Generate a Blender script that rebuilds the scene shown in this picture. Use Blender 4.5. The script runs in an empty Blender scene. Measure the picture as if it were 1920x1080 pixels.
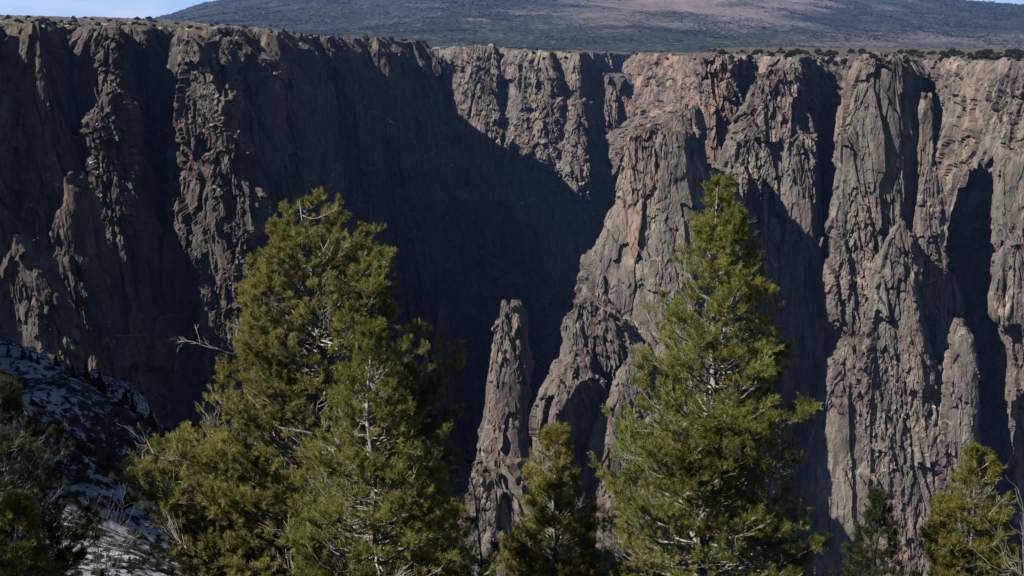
import bpy, math, random
import numpy as np
from mathutils import Vector
R = math.radians
SC = bpy.context.scene
COL = SC.collection

# ------------------------------------------------------------------ camera
PITCH = 12.6                       # degrees below the horizon
FPX = 2059.0                       # focal length in pixels of a 1920 wide picture
cam = bpy.data.cameras.new('camera'); camo = bpy.data.objects.new('camera', cam); COL.objects.link(camo)
cam.sensor_width = 36.0; cam.lens = 36.0 * FPX / 1920.0
cam.clip_start = 0.5; cam.clip_end = 80000
camo.location = (0, 0, 0); camo.rotation_euler = (R(90 - PITCH), 0, 0)
SC.camera = camo

# ------------------------------------------------------------------ light
SUN_AZ = 112.0                     # degrees to the left of straight ahead
SUN_EL = 43.0
w = bpy.data.worlds.new('World'); SC.world = w; w.use_nodes = True
nt = w.node_tree; nt.nodes.clear()
sky = nt.nodes.new('ShaderNodeTexSky'); sky.sky_type = 'NISHITA'; sky.sun_disc = False
sky.sun_elevation = R(SUN_EL); sky.sun_rotation = R(-SUN_AZ); sky.altitude = 2500; sky.dust_density = .4; sky.ozone_density = 3.0
bg = nt.nodes.new('ShaderNodeBackground'); bg.inputs[1].default_value = 0.05
out = nt.nodes.new('ShaderNodeOutputWorld')
# thin clouds low in the sky
tc = nt.nodes.new('ShaderNodeTexCoord'); mp = nt.nodes.new('ShaderNodeMapping'); mp.inputs['Scale'].default_value = (5, 5, 22)
nz = nt.nodes.new('ShaderNodeTexNoise'); nz.inputs['Scale'].default_value = 2.2; nz.inputs['Detail'].default_value = 6
cr = nt.nodes.new('ShaderNodeValToRGB'); cr.color_ramp.elements[0].position = 0.42; cr.color_ramp.elements[1].position = 0.72
mx = nt.nodes.new('ShaderNodeMix'); mx.data_type = 'RGBA'
mx.inputs[7].default_value = (19.0, 20.0, 21.0, 1)
L = nt.links
L.new(tc.outputs['Generated'], mp.inputs[0]); L.new(mp.outputs[0], nz.inputs[0]); L.new(nz.outputs[0], cr.inputs[0])
sz = nt.nodes.new('ShaderNodeSeparateXYZ'); L.new(tc.outputs['Generated'], sz.inputs[0])
def wm(op, a, b):
    m = nt.nodes.new('ShaderNodeMath'); m.operation = op; m.use_clamp = True
    L.new(a, m.inputs[0])
    if isinstance(b, float): m.inputs[1].default_value = b
    else: L.new(b, m.inputs[1])
    return m.outputs[0]
band = wm('MULTIPLY', wm('SUBTRACT', sz.outputs[2], .035), 28.0); inv = nt.nodes.new('ShaderNodeMath'); inv.operation = 'SUBTRACT'; inv.inputs[0].default_value = 1.0; inv.use_clamp = True
L.new(band, inv.inputs[1])
front = wm('MULTIPLY', sz.outputs[1], 2.5)
inv_o = wm('MULTIPLY', inv.outputs[0], front)      # bank of thin cloud in the north only
mb = nt.nodes.new('ShaderNodeMix'); mb.data_type = 'RGBA'; mb.inputs[7].default_value = (10.5, 15.5, 21.0, 1)
L.new(inv_o, mb.inputs[0]); L.new(sky.outputs[0], mb.inputs[6])
L.new(wm('MULTIPLY', cr.outputs[0], inv_o), mx.inputs[0]); L.new(mb.outputs[2], mx.inputs[6]); L.new(mx.outputs[2], bg.inputs[0]); L.new(bg.outputs[0], out.inputs[0])
sd = bpy.data.lights.new('sun', 'SUN'); sd.energy = 5.0; sd.angle = R(0.5); sd.color = (1.0, 0.93, 0.84)
so = bpy.data.objects.new('sun', sd); COL.objects.link(so)
to_sun = Vector((-math.sin(R(SUN_AZ)) * math.cos(R(SUN_EL)), math.cos(R(SUN_AZ)) * math.cos(R(SUN_EL)), math.sin(R(SUN_EL))))
so.rotation_euler = to_sun.to_track_quat('Z', 'Y').to_euler()
so.location = (-200, -100, 300)
SC.view_settings.view_transform = 'Standard'; SC.view_settings.look = 'None'
SC.view_settings.gamma = 1.0; SC.view_settings.exposure = 0.40
SC.render.engine = 'CYCLES'
SC.cycles.max_bounces = 4; SC.cycles.diffuse_bounces = 0; SC.cycles.transmission_bounces = 2; SC.cycles.volume_bounces = 0
SC.render.resolution_x = 1024; SC.render.resolution_y = 576

# ------------------------------------------------------------------ helpers
CP, SP = math.cos(R(PITCH)), math.sin(R(PITCH))
def P(px, py, Y):
    """world point seen at photo pixel (1920x1080) at forward distance Y (numpy friendly)"""
    u = (np.asarray(px, float) - 960.0) / FPX; v = (540.0 - np.asarray(py, float)) / FPX
    dy = CP + v * SP; dz = -SP + v * CP
    k = np.asarray(Y, float) / dy
    return np.stack(np.broadcast_arrays(u * k, dy * k, dz * k), -1)

def tag(o, label=None, cat=None, group=None, kind=None):
    if label: o['label'] = label
    if cat: o['category'] = cat
    if group: o['group'] = group
    if kind: o['kind'] = kind
    return o

def mesh_obj(name, co, faces, mat, parent=None, smooth=False):
    """co (N,3) array, faces (M,3|4) array"""
    me = bpy.data.meshes.new(name)
    co = np.ascontiguousarray(co, np.float32); faces = np.ascontiguousarray(faces, np.int32)
    n, k = faces.shape
    me.vertices.add(len(co)); me.vertices.foreach_set('co', co.ravel())
    me.loops.add(n * k); me.loops.foreach_set('vertex_index', faces.ravel())
    me.polygons.add(n); me.polygons.foreach_set('loop_start', np.arange(0, n * k, k, dtype=np.int32))
    me.polygons.foreach_set('use_smooth', np.full(n, smooth, bool))
    me.update(calc_edges=True)
    me.materials.append(mat)
    o = bpy.data.objects.new(name, me); COL.objects.link(o)
    if parent: o.parent = parent
    return o

def grid_faces(nr, nc, wrap=False):
    i = np.arange(nr - 1)[:, None]; j = np.arange(nc if wrap else nc - 1)[None, :]
    a = i * nc + j; b = i * nc + (j + 1) % nc; c = (i + 1) * nc + (j + 1) % nc; d = (i + 1) * nc + j
    return np.stack([a, b, c, d], -1).reshape(-1, 4)

# ---- numpy noise
def _h(ix, iy, iz, s):
    h = (ix.astype(np.int64) * 374761393 + iy.astype(np.int64) * 668265263 + iz.astype(np.int64) * 2147483647 + s * 974634777) & 0xFFFFFFFF
    h = ((h ^ (h >> 13)) * 1274126177) & 0xFFFFFFFF
    h = ((h ^ (h >> 15)) * 2246822519) & 0xFFFFFFFF
    return ((h ^ (h >> 16)) & 0xFFFFFF).astype(np.float32) / 16777216.0

def vnoise(p, s=0):
    """smooth value noise, -1..1"""
    f = np.floor(p); t = (p - f).astype(np.float32); t = t * t * (3 - 2 * t)
    ix, iy, iz = f[:, 0].astype(np.int64), f[:, 1].astype(np.int64), f[:, 2].astype(np.int64)
    r = 0
    for dx in (0, 1):
        wx = t[:, 0] if dx else 1 - t[:, 0]
        for dy in (0, 1):
            wy = t[:, 1] if dy else 1 - t[:, 1]
            for dz in (0, 1):
                wz = t[:, 2] if dz else 1 - t[:, 2]
                r = r + wx * wy * wz * _h(ix + dx, iy + dy, iz + dz, s)
    return r * 2 - 1

def fbm(p, s=0, o=4):
    r = 0; a = 0.5
    for k in range(o):
        r = r + a * vnoise(p * (2.03 ** k) + k * 17.3, s + k); a *= 0.5
    return r

def facets(p, s=0, tilt=1.0):
    """worley cells, each a flat face with its own height and tilt (-1..1), and distance to the border"""
    f = np.floor(p - 0.5)
    best = np.full(len(p), 9.0, np.float32); sec = best.copy(); val = np.zeros(len(p), np.float32)
    for dx in (0, 1):
        for dy in (0, 1):
            for dz in (0, 1):
                ix, iy, iz = (f[:, 0] + dx).astype(np.int64), (f[:, 1] + dy).astype(np.int64), (f[:, 2] + dz).astype(np.int64)
                hx, hy, hz = _h(ix, iy, iz, s), _h(ix, iy, iz, s + 1), _h(ix, iy, iz, s + 2)
                ex = p[:, 0] - (ix + 0.5 + 0.7 * (hx - 0.5)); ey = p[:, 1] - (iy + 0.5 + 0.7 * (hy - 0.5)); ez = p[:, 2] - (iz + 0.5 + 0.7 * (hz - 0.5))
                ra = ex * .88 + ey * .47; rb = ey * .88 - ex * .47
                d = (np.maximum(np.maximum(np.abs(ra), np.abs(rb)), np.abs(ez)) ** 2 * 1.5 + .12 * (ex ** 2 + ey ** 2 + ez ** 2)).astype(np.float32)
                v = (_h(ix, iy, iz, s + 3) * 2 - 1 + tilt * ((hy * 2 - 1) * ex * 1.3 + (hx * 2 - 1) * ey * 1.3 + (hz * 2.4 - .9) * ez * -1.2)).astype(np.float32)
                n = d < best
                sec = np.where(n, best, np.minimum(sec, d)); val = np.where(n, v, val); best = np.where(n, d, best)
    return val, np.sqrt(sec) - np.sqrt(best)

def cells(p, s=0):
    """worley: random value of nearest cell (-1..1), distance to border approx"""
    f = np.floor(p - 0.5)
    best = np.full(len(p), 9.0, np.float32); sec = best.copy(); val = np.zeros(len(p), np.float32)
    for dx in (0, 1):
        for dy in (0, 1):
            for dz in (0, 1):
                ix, iy, iz = (f[:, 0] + dx).astype(np.int64), (f[:, 1] + dy).astype(np.int64), (f[:, 2] + dz).astype(np.int64)
                cx = ix + 0.5 + 0.7 * (_h(ix, iy, iz, s) - 0.5); cy = iy + 0.5 + 0.7 * (_h(ix, iy, iz, s + 1) - 0.5); cz = iz + 0.5 + 0.7 * (_h(ix, iy, iz, s + 2) - 0.5)
                d = ((p[:, 0] - cx) ** 2 + (p[:, 1] - cy) ** 2 + (p[:, 2] - cz) ** 2).astype(np.float32)
                v = _h(ix, iy, iz, s + 3)
                n = d < best
                sec = np.where(n, best, np.minimum(sec, d)); val = np.where(n, v, val); best = np.where(n, d, best)
    return val * 2 - 1, np.sqrt(sec) - np.sqrt(best)

def rock_disp(p, s=0, amp=1.0, lean=0.12, sc=1.0, vert=1.0):
    """outward displacement in metres: jointed, vertically fluted blocks at four sizes"""
    p = p.astype(np.float64) / sc
    q = p + np.stack([fbm(p / 90.0, s + 50, 2), fbm(p / 90.0 + 9.1, s + 60, 2), fbm(p / 60.0 + 3.3, s + 70, 2)], -1) * 3.5
    q[:, 0] += q[:, 2] * lean; q[:, 2] += q[:, 0] * .14 + 7 * vnoise(np.stack([q[:, 0] / 5.0, q[:, 1] / 5.0, q[:, 2] / 200], -1), s + 97)          # joints lean, beds dip
    d = 7.0 * fbm(q / np.array([60, 60, 210.]), s + 1, 2)
    d = d * amp
    rough = np.clip(.85 + 1.2 * vnoise(q / np.array([38., 38., 60.]), s + 95) + .5 * vnoise(q / 14., s + 96), .3, 1.8)     # some faces clean, some shattered
    for (wx, wz, a, k, cr_, tl) in ((42, 190, 5.5, 11, 3.5, .7), (20, 62, 3.8, 21, 3.4, 1.0), (9, 30 * vert, 1.9, 31, 2.2, 1.0), (4.0, 11 * vert, .95, 41, .8, 1.0), (2.0, 5.0 * vert, .45, 81, .25, .9)):
        v, e = facets(q / np.array([wx, wx, wz]), s + k, tl)
        g_ = np.clip(vnoise(q / np.array([30., 30., 70.]), s + k + 6) * 2.6 - .3, 0, 1)          # deep cracks only in places
        d = d + (a * v - cr_ * g_ * np.clip(1 - e * 9, 0, 1)) * (amp if wx > 10 else max(amp, .8) * rough)
    d = d + .55 * fbm(q / np.array([3.0, 3.0, 4.]), s + 5, 3) * rough
    return d * sc

# ------------------------------------------------------------------ materials
def new_mat(name):
    m = bpy.data.materials.new(name); m.use_nodes = True
    n = m.node_tree.nodes; n.clear()
    return m, n, m.node_tree.links
def ramp(n, pos_cols):
    r = n.new('ShaderNodeValToRGB'); e = r.color_ramp.elements
    while len(e) < len(pos_cols): e.new(0.5)
    for el, (p_, c) in zip(e, pos_cols):
        el.position = p_; el.color = (*c, 1) if len(c) == 3 else c
    return r
def mixc(n, l, fac, a, b, mode='MIX'):
    m = n.new('ShaderNodeMix'); m.data_type = 'RGBA'; m.blend_type = mode
    for sock, v in ((m.inputs[0], fac), (m.inputs[6], a), (m.inputs[7], b)):
        if hasattr(v, 'links') or isinstance(v, bpy.types.NodeSocket): l.new(v, sock)
        elif isinstance(v, tuple): sock.default_value = (*v, 1)
        else: sock.default_value = v
    return m.outputs[2]
def noise_n(n, l, vec, scale, stretch=(1, 1, 1), detail=5, rough=.6, rot=(0, 0, 0), dist=0.0):
    m = n.new('ShaderNodeMapping'); m.inputs['Scale'].default_value = stretch; m.inputs['Rotation'].default_value = rot
    t = n.new('ShaderNodeTexNoise'); t.inputs['Scale'].default_value = scale; t.inputs['Detail'].default_value = detail
    t.inputs['Roughness'].default_value = rough; t.inputs['Distortion'].default_value = dist
    l.new(vec, m.inputs[0]); l.new(m.outputs[0], t.inputs[0]); return t.outputs[0]
def mth(n, l, op, a, b=None, clamp=False):
    m = n.new('ShaderNodeMath'); m.operation = op; m.use_clamp = clamp
    for s_, v in zip(m.inputs, (a, b)):
        if v is None: continue
        if isinstance(v, bpy.types.NodeSocket): l.new(v, s_)
        else: s_.default_value = v
    return m.outputs[0]

def rock_material(name, snow=0.0, warm=0.5, flat_lo=0.55, flat_hi=0.8, tint=(1, 1, 1), veg=1.0, snow_scale=.05, snow_stretch=(1, 1, 1)):
    m, n, l = new_mat(name)
    g = n.new('ShaderNodeNewGeometry'); pos = g.outputs['Position']
    # blotches: grey brown, greenish lichen, purple brown, salmon
    c1 = ramp(n, [(0.32, (0.142, 0.104, 0.100)), (0.45, (0.208, 0.172, 0.152)), (0.55, (0.222, 0.200, 0.162)), (0.68, (0.300, 0.212, 0.176))])
    l.new(noise_n(n, l, pos, 0.02, (1, 1, .45), 8, .62, (0, .12, 0), .6), c1.inputs[0])
    c2 = ramp(n, [(0.30, (.42, .42, .44)), (0.50, (1, 1, 1)), (0.72, (1.55, 1.48, 1.38))])
    l.new(noise_n(n, l, pos, 0.16, (1, 1, .30), 8, .70, (0, .15, 0)), c2.inputs[0])
    col = mixc(n, l, 1.0, c1.outputs[0], c2.outputs[0], 'MULTIPLY')
    # salmon stains in vertical streaks
    st = ramp(n, [(0.52, (0, 0, 0)), (0.68, (1, 1, 1))])
    l.new(noise_n(n, l, pos, 0.035, (1, 1, .22), 7, .68, (0, .2, 0)), st.inputs[0])
    col = mixc(n, l, mth(n, l, 'MULTIPLY', st.outputs[0], warm), col, (0.44, 0.285, 0.205))
    # dark water streaks
    ws = ramp(n, [(0.36, (.55, .55, .57)), (0.50, (1, 1, 1))]); l.new(noise_n(n, l, pos, .09, (1, 1, .09), 5, .6), ws.inputs[0])
    col = mixc(n, l, 1.0, col, ws.outputs[0], 'MULTIPLY')
    # pegmatite veins: thin level lines of distorted noise
    for (sc_, strch, rot, wd, amt) in ((0.0075, (1, 1, 1.6), (.3, .5, 0), .009, .85), (0.018, (1, 1, .35), (0, -.25, .2), .010, .6)):
        v = noise_n(n, l, pos, sc_, strch, 3, .5, rot, .8)
        a = mth(n, l, 'ABSOLUTE', mth(n, l, 'SUBTRACT', v, 0.5))
        vv = mth(n, l, 'SUBTRACT', 1.0, mth(n, l, 'DIVIDE', a, wd), True)
        gate = mth(n, l, 'MULTIPLY', mth(n, l, 'SUBTRACT', noise_n(n, l, pos, 0.012, (1, 1, 1), 3), .50), 14, True)
        vv = mth(n, l, 'MULTIPLY', mth(n, l, 'MULTIPLY', vv, gate), amt)
        col = mixc(n, l, vv, col, (0.50, 0.39, 0.31))
    # small dark holes, bushes in cracks
    if veg:
        hv = ramp(n, [(0.60, (0, 0, 0)), (0.68, (1, 1, 1))]); l.new(noise_n(n, l, pos, 0.11, (1, 1, .8), 5, .75), hv.inputs[0])
        col = mixc(n, l, mth(n, l, 'MULTIPLY', hv.outputs[0], .55 * veg), col, (0.060, 0.066, 0.036))
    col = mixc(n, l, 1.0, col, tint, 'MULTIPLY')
    # flat ground: dry soil, grass and scrub
    sx = n.new('ShaderNodeSeparateXYZ'); l.new(g.outputs['Normal'], sx.inputs[0])
    fl = mth(n, l, 'DIVIDE', mth(n, l, 'SUBTRACT', sx.outputs[2], flat_lo), flat_hi - flat_lo, True)
    gr = ramp(n, [(0.32, (0.050, 0.052, 0.030)), (0.46, (0.085, 0.075, 0.052)), (0.58, (0.16, 0.125, 0.095)), (0.75, (0.22, 0.175, 0.13))])
    l.new(noise_n(n, l, pos, 0.07, (1, 1, 1), 8, .75), gr.inputs[0])
    gcol = gr.outputs[0]
    if snow > 0:
        sn = ramp(n, [(0.62 - snow, (0, 0, 0)), (0.65 - snow, (1, 1, 1))])
        l.new(noise_n(n, l, pos, snow_scale, snow_stretch, 8, .72, (0, 0, .6)), sn.inputs[0])
        gcol = mixc(n, l, sn.outputs[0], gcol, (0.78, 0.79, 0.81))
    col = mixc(n, l, fl, col, gcol)
    b = n.new('ShaderNodeBsdfPrincipled'); b.inputs['Roughness'].default_value = .93; b.inputs['Specular IOR Level'].default_value = .15
    l.new(col, b.inputs[0])
    bp = n.new('ShaderNodeBump'); bp.inputs['Distance'].default_value = 1.3; bp.inputs['Strength'].default_value = .8
    l.new(noise_n(n, l, pos, 0.45, (1, 1, .4), 8, .72, (0, .15, 0)), bp.inputs['Height']); l.new(bp.outputs[0], b.inputs['Normal'])
    o = n.new('ShaderNodeOutputMaterial'); l.new(b.outputs[0], o.inputs[0])
    return m

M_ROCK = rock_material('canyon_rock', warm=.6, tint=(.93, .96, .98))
M_ROCK_LEFT = rock_material('shaded_canyon_rock', snow=.03, warm=.25, tint=(.60, .61, .63))  # rock colour darkened to deepen the shade of the left wall
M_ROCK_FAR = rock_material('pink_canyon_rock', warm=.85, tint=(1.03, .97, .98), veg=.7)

# ------------------------------------------------------------------ canyon walls
def resample(pts, ds):
    pts = np.asarray(pts, float); seg = np.linalg.norm(np.diff(pts[:, :2], axis=0), axis=1); s = np.r_[0, np.cumsum(seg)]
    n = max(8, int(s[-1] / ds)); t = np.linspace(0, s[-1], n)
    return np.stack([np.interp(t, s, pts[:, k]) for k in range(pts.shape[1])], -1), t

def smooth(a, k):
    if k < 2: return a
    w_ = np.hanning(k + 2)[1:-1]; w_ /= w_.sum()
    return np.stack([np.convolve(np.pad(a[:, i], (k // 2, k - 1 - k // 2), 'edge'), w_, 'valid') for i in range(a.shape[1])], -1)

def cliff_wall(name, rim, zbot, mat, ds=1.4, batter=((0, 0), (1, 60)), seed=0, amp=1.0, back=500, back_rise=0.0, fins=0.0, fin_w=90., jag=5.0, sm=40, rise=None, sc=1.0, vert=1.0, back_px=None):
    """rim: (px, py, Y) list left to right; the wall drops from it to zbot, a plateau runs back from it"""
    rp = np.array([P(*r_) for r_ in rim]).reshape(-1, 3)
    c, t = resample(rp, ds); c = smooth(c, int(sm / ds))
    tg = np.gradient(c[:, :2], axis=0); tg = smooth(tg, int(60 / ds)); tg /= np.linalg.norm(tg, axis=1)[:, None]
    nrm = np.stack([tg[:, 1], -tg[:, 0]], -1)          # towards the camera side for a rim drawn left to right
    mb_ = batter[-1][1] * .75; bt = c[:, :2] + nrm * mb_
    sg = np.maximum(np.linalg.norm(np.diff(c[:, :2], axis=0), axis=1), np.minimum(np.linalg.norm(np.diff(bt, axis=0), axis=1), ds * 6))
    cs = np.r_[0, np.cumsum(sg)]; nt_ = np.linspace(0, cs[-1], int(cs[-1] / ds))
    c = np.stack([np.interp(nt_, cs, c[:, k]) for k in range(3)], -1); nrm = np.stack([np.interp(nt_, cs, nrm[:, k]) for k in range(2)], -1)
    nrm /= np.linalg.norm(nrm, axis=1)[:, None]
    H = c[:, 2].mean() - zbot
    nrow = int(H / (ds * 1.15)); hs = np.linspace(0, 1, nrow)
    off = np.interp(hs, *zip(*batter))
    nb = 46; bk = -(np.linspace(1, 0, nb, endpoint=False) ** 2.2) * back
    N = len(c)
    allo = np.r_[bk, off]; allh = np.r_[np.zeros(nb), hs]
    z0 = c[:, 2][None, :]
    X = c[:, 0][None, :] + nrm[:, 0][None, :] * allo[:, None]
    Yc = c[:, 1][None, :] + nrm[:, 1][None, :] * allo[:, None]
    # plateau runs straight back so that it never folds
    bf_ = np.ones(N) if back_px is None else np.interp(960 + FPX * c[:, 0] / np.maximum(c[:, 1], 1), *zip(*back_px))
    BK = bk[:, None] * bf_[None, :]
    X[:nb] = c[:, 0][None, :] * (1 - BK / np.maximum(c[:, 1][None, :], 1)); Yc[:nb] = c[:, 1][None, :] - BK
    Z = z0 - (z0 - zbot) * allh[:, None]
    rs = back_rise if rise is None else np.interp(960 + FPX * c[:, 0] / c[:, 1] , *zip(*rise))[None]
    Z[:nb] += -BK * rs
    pts = np.stack([X, Yc, Z], -1).reshape(-1, 3)
    hh = np.repeat(allh, N); isw = np.repeat(np.r_[np.zeros(nb), np.ones(nrow)], N)
    d = rock_disp(pts, seed, amp, sc=sc, vert=vert)
    if fins:
        q = pts / np.array([fin_w, fin_w, fin_w * 5.])
        f1 = vnoise(q, seed + 90); f2 = vnoise(q * 2.3 + 5, seed + 91)
        r_ = 1 - np.abs(f1) * 2
        d = d + fins * (r_ * .75 + f2 * .35)
    ramp_in = np.clip(hh / 0.03, 0, 1) * .8 + .2
    bf = np.where(isw > 0, ramp_in, 0.0)
    # plateau edge follows the displaced rim and relaxes behind it
    relax = np.repeat(np.r_[np.clip(1 + bk / 60.0, 0, 1) * .2, np.ones(nrow)], N)
    dd = np.where(isw > 0, d * bf, d * relax)
    nn = np.tile(nrm, (nb + nrow, 1))
    pts[:, 0] += nn[:, 0] * dd; pts[:, 1] += nn[:, 1] * dd
    jz = fbm(np.stack([pts[:, 0] / 22, pts[:, 1] / 22, pts[:, 1] * 0], -1), seed + 7, 4) * jag
    v, _ = cells(np.stack([pts[:, 0] / 12, pts[:, 1] / 12, pts[:, 2] / 30], -1), seed + 8)
    pts[:, 2] += jz * np.where(isw > 0, 1, 0.5) + np.where((isw > 0) & (hh < .5), v * jag * .45 * np.clip(1 - hh * 6, 0, 1), 0)
    o = mesh_obj(name, pts, grid_faces(nb + nrow, N)[:, ::-1], mat)
    return tag(o, kind='structure')

def loft(name, Y, rows, mat, thick=0.9, seed=0, amp=1.0, ds=1.1, jag=1.0, yaw=0.0, lean=0.0, power=2.6, sc=1.0, back=1.0):
    """rock tower or buttress: rows (py, x_left, x_right) top to bottom, in photo pixels at distance Y"""
    rows = sorted(rows); py = np.array([r_[0] for r_ in rows], float)
    zs = P(960, py, Y)[:, 2]
    xl = np.array([P(r_[1], r_[0], Y)[0] for r_ in rows]); xr = np.array([P(r_[2], r_[0], Y)[0] for r_ in rows])
    H = zs[0] - zs[-1]; n = int(H / (ds * 1.1)); z = np.linspace(zs[0], zs[-1], n)
    a_ = np.interp(-z, -zs, xl); b_ = np.interp(-z, -zs, xr)
    k = max(3, int(7 / ds)); ab = smooth(np.stack([a_, b_], -1), k); a_, b_ = ab[:, 0], ab[:, 1]
    cx = (a_ + b_) / 2; hw = np.maximum((b_ - a_) / 2, .4)
    mean = hw.mean(); depth = thick * (0.45 * mean + 0.55 * hw)
    per = int(2.0 * (hw.max() + depth.max()) * 2 / ds); per = max(40, min(per, 700))
    th = np.linspace(0, 2 * np.pi, 4000, endpoint=False)
    c, s_ = np.cos(th), np.sin(th); ratio = depth.mean() / hw.mean()
    e = 2 / power; ux = np.sign(c) * np.abs(c) ** e; uy = np.sign(s_) * np.abs(s_) ** e
    al_ = np.r_[0, np.cumsum(np.hypot(np.diff(np.r_[ux, ux[0]]), ratio * np.diff(np.r_[uy, uy[0]])))]
    tt = np.linspace(0, al_[-1], per, endpoint=False)
    sx = np.interp(tt, al_, np.r_[ux, ux[0]]); sy = np.interp(tt, al_, np.r_[uy, uy[0]])
    tx_ = np.roll(sx, -2) - np.roll(sx, 2); ty_ = (np.roll(sy, -2) - np.roll(sy, 2)) * ratio; tl_ = np.hypot(tx_, ty_)
    c, s_ = ty_ / tl_, -tx_ / tl_
    ncap = 8; cap = np.linspace(0, 1, ncap, endpoint=False)
    Hs = np.r_[cap * hw[0], hw]; D = np.r_[cap * depth[0], depth]; CX = np.r_[np.full(ncap, cx[0]), cx]; Z = np.r_[np.full(ncap, z[0]), z]
    cyv, syv = math.cos(R(yaw)), math.sin(R(yaw))
    lx = Hs[:, None] * sx[None]; ly = D[:, None] * sy[None] * np.where(sy > 0, back, 1.0)[None]
    fac = 1 / (abs(cyv) + .35 * abs(syv))
    X = CX[:, None] + (lx * cyv - ly * syv) * fac; Yy = Y + (lx * syv + ly * cyv) + (Z[0] - Z)[:, None] * -lean
    pts = np.stack([X, Yy, np.repeat(Z[:, None], per, 1)], -1).reshape(-1, 3)
    nx = np.tile(c * cyv - s_ * syv, ncap + n); ny = np.tile(c * syv + s_ * cyv, ncap + n)
    d = rock_disp(pts, seed, amp, sc=sc)
    lim = np.repeat(np.clip(Hs / 12.0, 0.0, 1.0), per)
    d *= lim
    pts[:, 0] += nx * d; pts[:, 1] += ny * d
    top = np.repeat(np.clip(1 - (Z[0] - Z) / 40, 0, 1), per)
    v, _ = cells(np.stack([pts[:, 0] / 6, pts[:, 1] / 9, pts[:, 2] / 14], -1), seed + 8)
    pts[:, 2] += (fbm(pts / 9.0, seed + 12, 3) * 5 + v * 3.0) * jag * top
    return mesh_obj(name, pts, grid_faces(ncap + n, per, True)[:, ::-1], mat)

def wall_part(o): return tag(o, kind='structure')

# far left rim wall: unseen left end raised to cast shade, ends in a corner, then turns away
def Pw(x, y, z):  # inverse: world to (px,py,Y) so that off screen points can be listed too
    f = y * CP - z * SP; up = y * SP + z * CP
    return (960 + FPX * x / f, 540 - FPX * up / f, y)
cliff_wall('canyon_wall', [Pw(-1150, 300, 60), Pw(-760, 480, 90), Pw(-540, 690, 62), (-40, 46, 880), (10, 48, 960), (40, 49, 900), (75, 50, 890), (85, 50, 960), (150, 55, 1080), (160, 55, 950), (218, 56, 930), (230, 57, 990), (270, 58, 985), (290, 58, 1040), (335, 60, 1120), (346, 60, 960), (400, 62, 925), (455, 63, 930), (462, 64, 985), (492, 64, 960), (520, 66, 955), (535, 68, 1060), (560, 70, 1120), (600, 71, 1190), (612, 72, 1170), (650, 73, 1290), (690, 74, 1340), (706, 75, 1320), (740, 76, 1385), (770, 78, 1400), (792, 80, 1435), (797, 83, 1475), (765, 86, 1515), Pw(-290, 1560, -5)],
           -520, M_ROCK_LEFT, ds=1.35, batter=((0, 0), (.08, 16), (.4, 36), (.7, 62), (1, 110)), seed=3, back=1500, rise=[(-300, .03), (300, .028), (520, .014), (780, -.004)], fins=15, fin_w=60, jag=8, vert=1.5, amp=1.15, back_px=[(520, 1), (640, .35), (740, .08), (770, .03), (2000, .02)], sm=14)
# second wall beyond the corner
cliff_wall('canyon_wall', [Pw(-260, 1850, -8), (800, 94, 1840), (845, 92, 1790), (880, 88, 1740), (925, 88, 1700), (932, 90, 1740), (985, 95, 1670), (1030, 98, 1625), (1035, 98, 1680), (1088, 99, 1620), (1104, 100, 1700), (1098, 100, 1800), Pw(20, 1900, -20)],
           -600, M_ROCK, ds=1.7, batter=((0, 0), (.15, 10), (.5, 60), (1, 170)), seed=11, back=130, fins=14, fin_w=70, jag=6, amp=1.0, sm=16)
# far end of the canyon
cliff_wall('canyon_wall', [(1060, 98, 2760), (1112, 99, 2700), (1125, 100, 2860), (1190, 102, 2900), (1215, 104, 2300), (1300, 106, 2050), (1345, 106, 1700), (1420, 105, 1600), (1480, 107, 1580)],
           -620, M_ROCK_FAR, ds=2.2, batter=((0, 0), (.15, 10), (.4, 150), (1, 420)), seed=17, back=700, fins=26, fin_w=110, jag=7, amp=1.3)
# right hand wall
cliff_wall('canyon_wall', [(1330, 106, 1500), (1395, 106, 1330), (1405, 106, 1400), (1430, 107, 1230), (1500, 108, 1180), (1545, 108, 1260), (1610, 110, 1200), (1640, 110, 1120), (1700, 112, 1160), (1725, 112, 1330), (1760, 113, 1240), (1850, 112, 1090), (1900, 116, 1040), (2000, 118, 1000), Pw(640, 880, -30), Pw(760, 780, -40)],
           -520, M_ROCK, ds=1.3, batter=((0, 0), (.15, 8), (.5, 30), (1, 90)), seed=23, back=1500, back_rise=.003, fins=9, fin_w=60, jag=5, sm=16)

B = lambda Y, rows, seed, **k: wall_part(loft('rock_buttress', Y, rows, k.pop('mat', M_ROCK), seed=seed, **k))
# pale cliff and dome buttress right of the far canyon
B(1120, [(108, 1310, 1402), (160, 1312, 1405), (230, 1316, 1400), (330, 1322, 1400), (600, 1322, 1420)], 29, mat=M_ROCK_FAR, thick=.9, yaw=-16, power=3.4, amp=.8)
B(1010, [(132, 1440, 1490), (150, 1420, 1506), (200, 1396, 1520), (250, 1366, 1528), (330, 1340, 1532), (450, 1330, 1534), (620, 1325, 1540), (900, 1310, 1545)], 31, thick=1.0, yaw=-16, power=3.2, amp=.8, back=2.2)
B(965, [(255, 1480, 1528), (270, 1470, 1533), (450, 1464, 1534), (640, 1460, 1538), (900, 1450, 1542)], 33, thick=1.2, yaw=-14, power=4, amp=.6)
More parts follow.
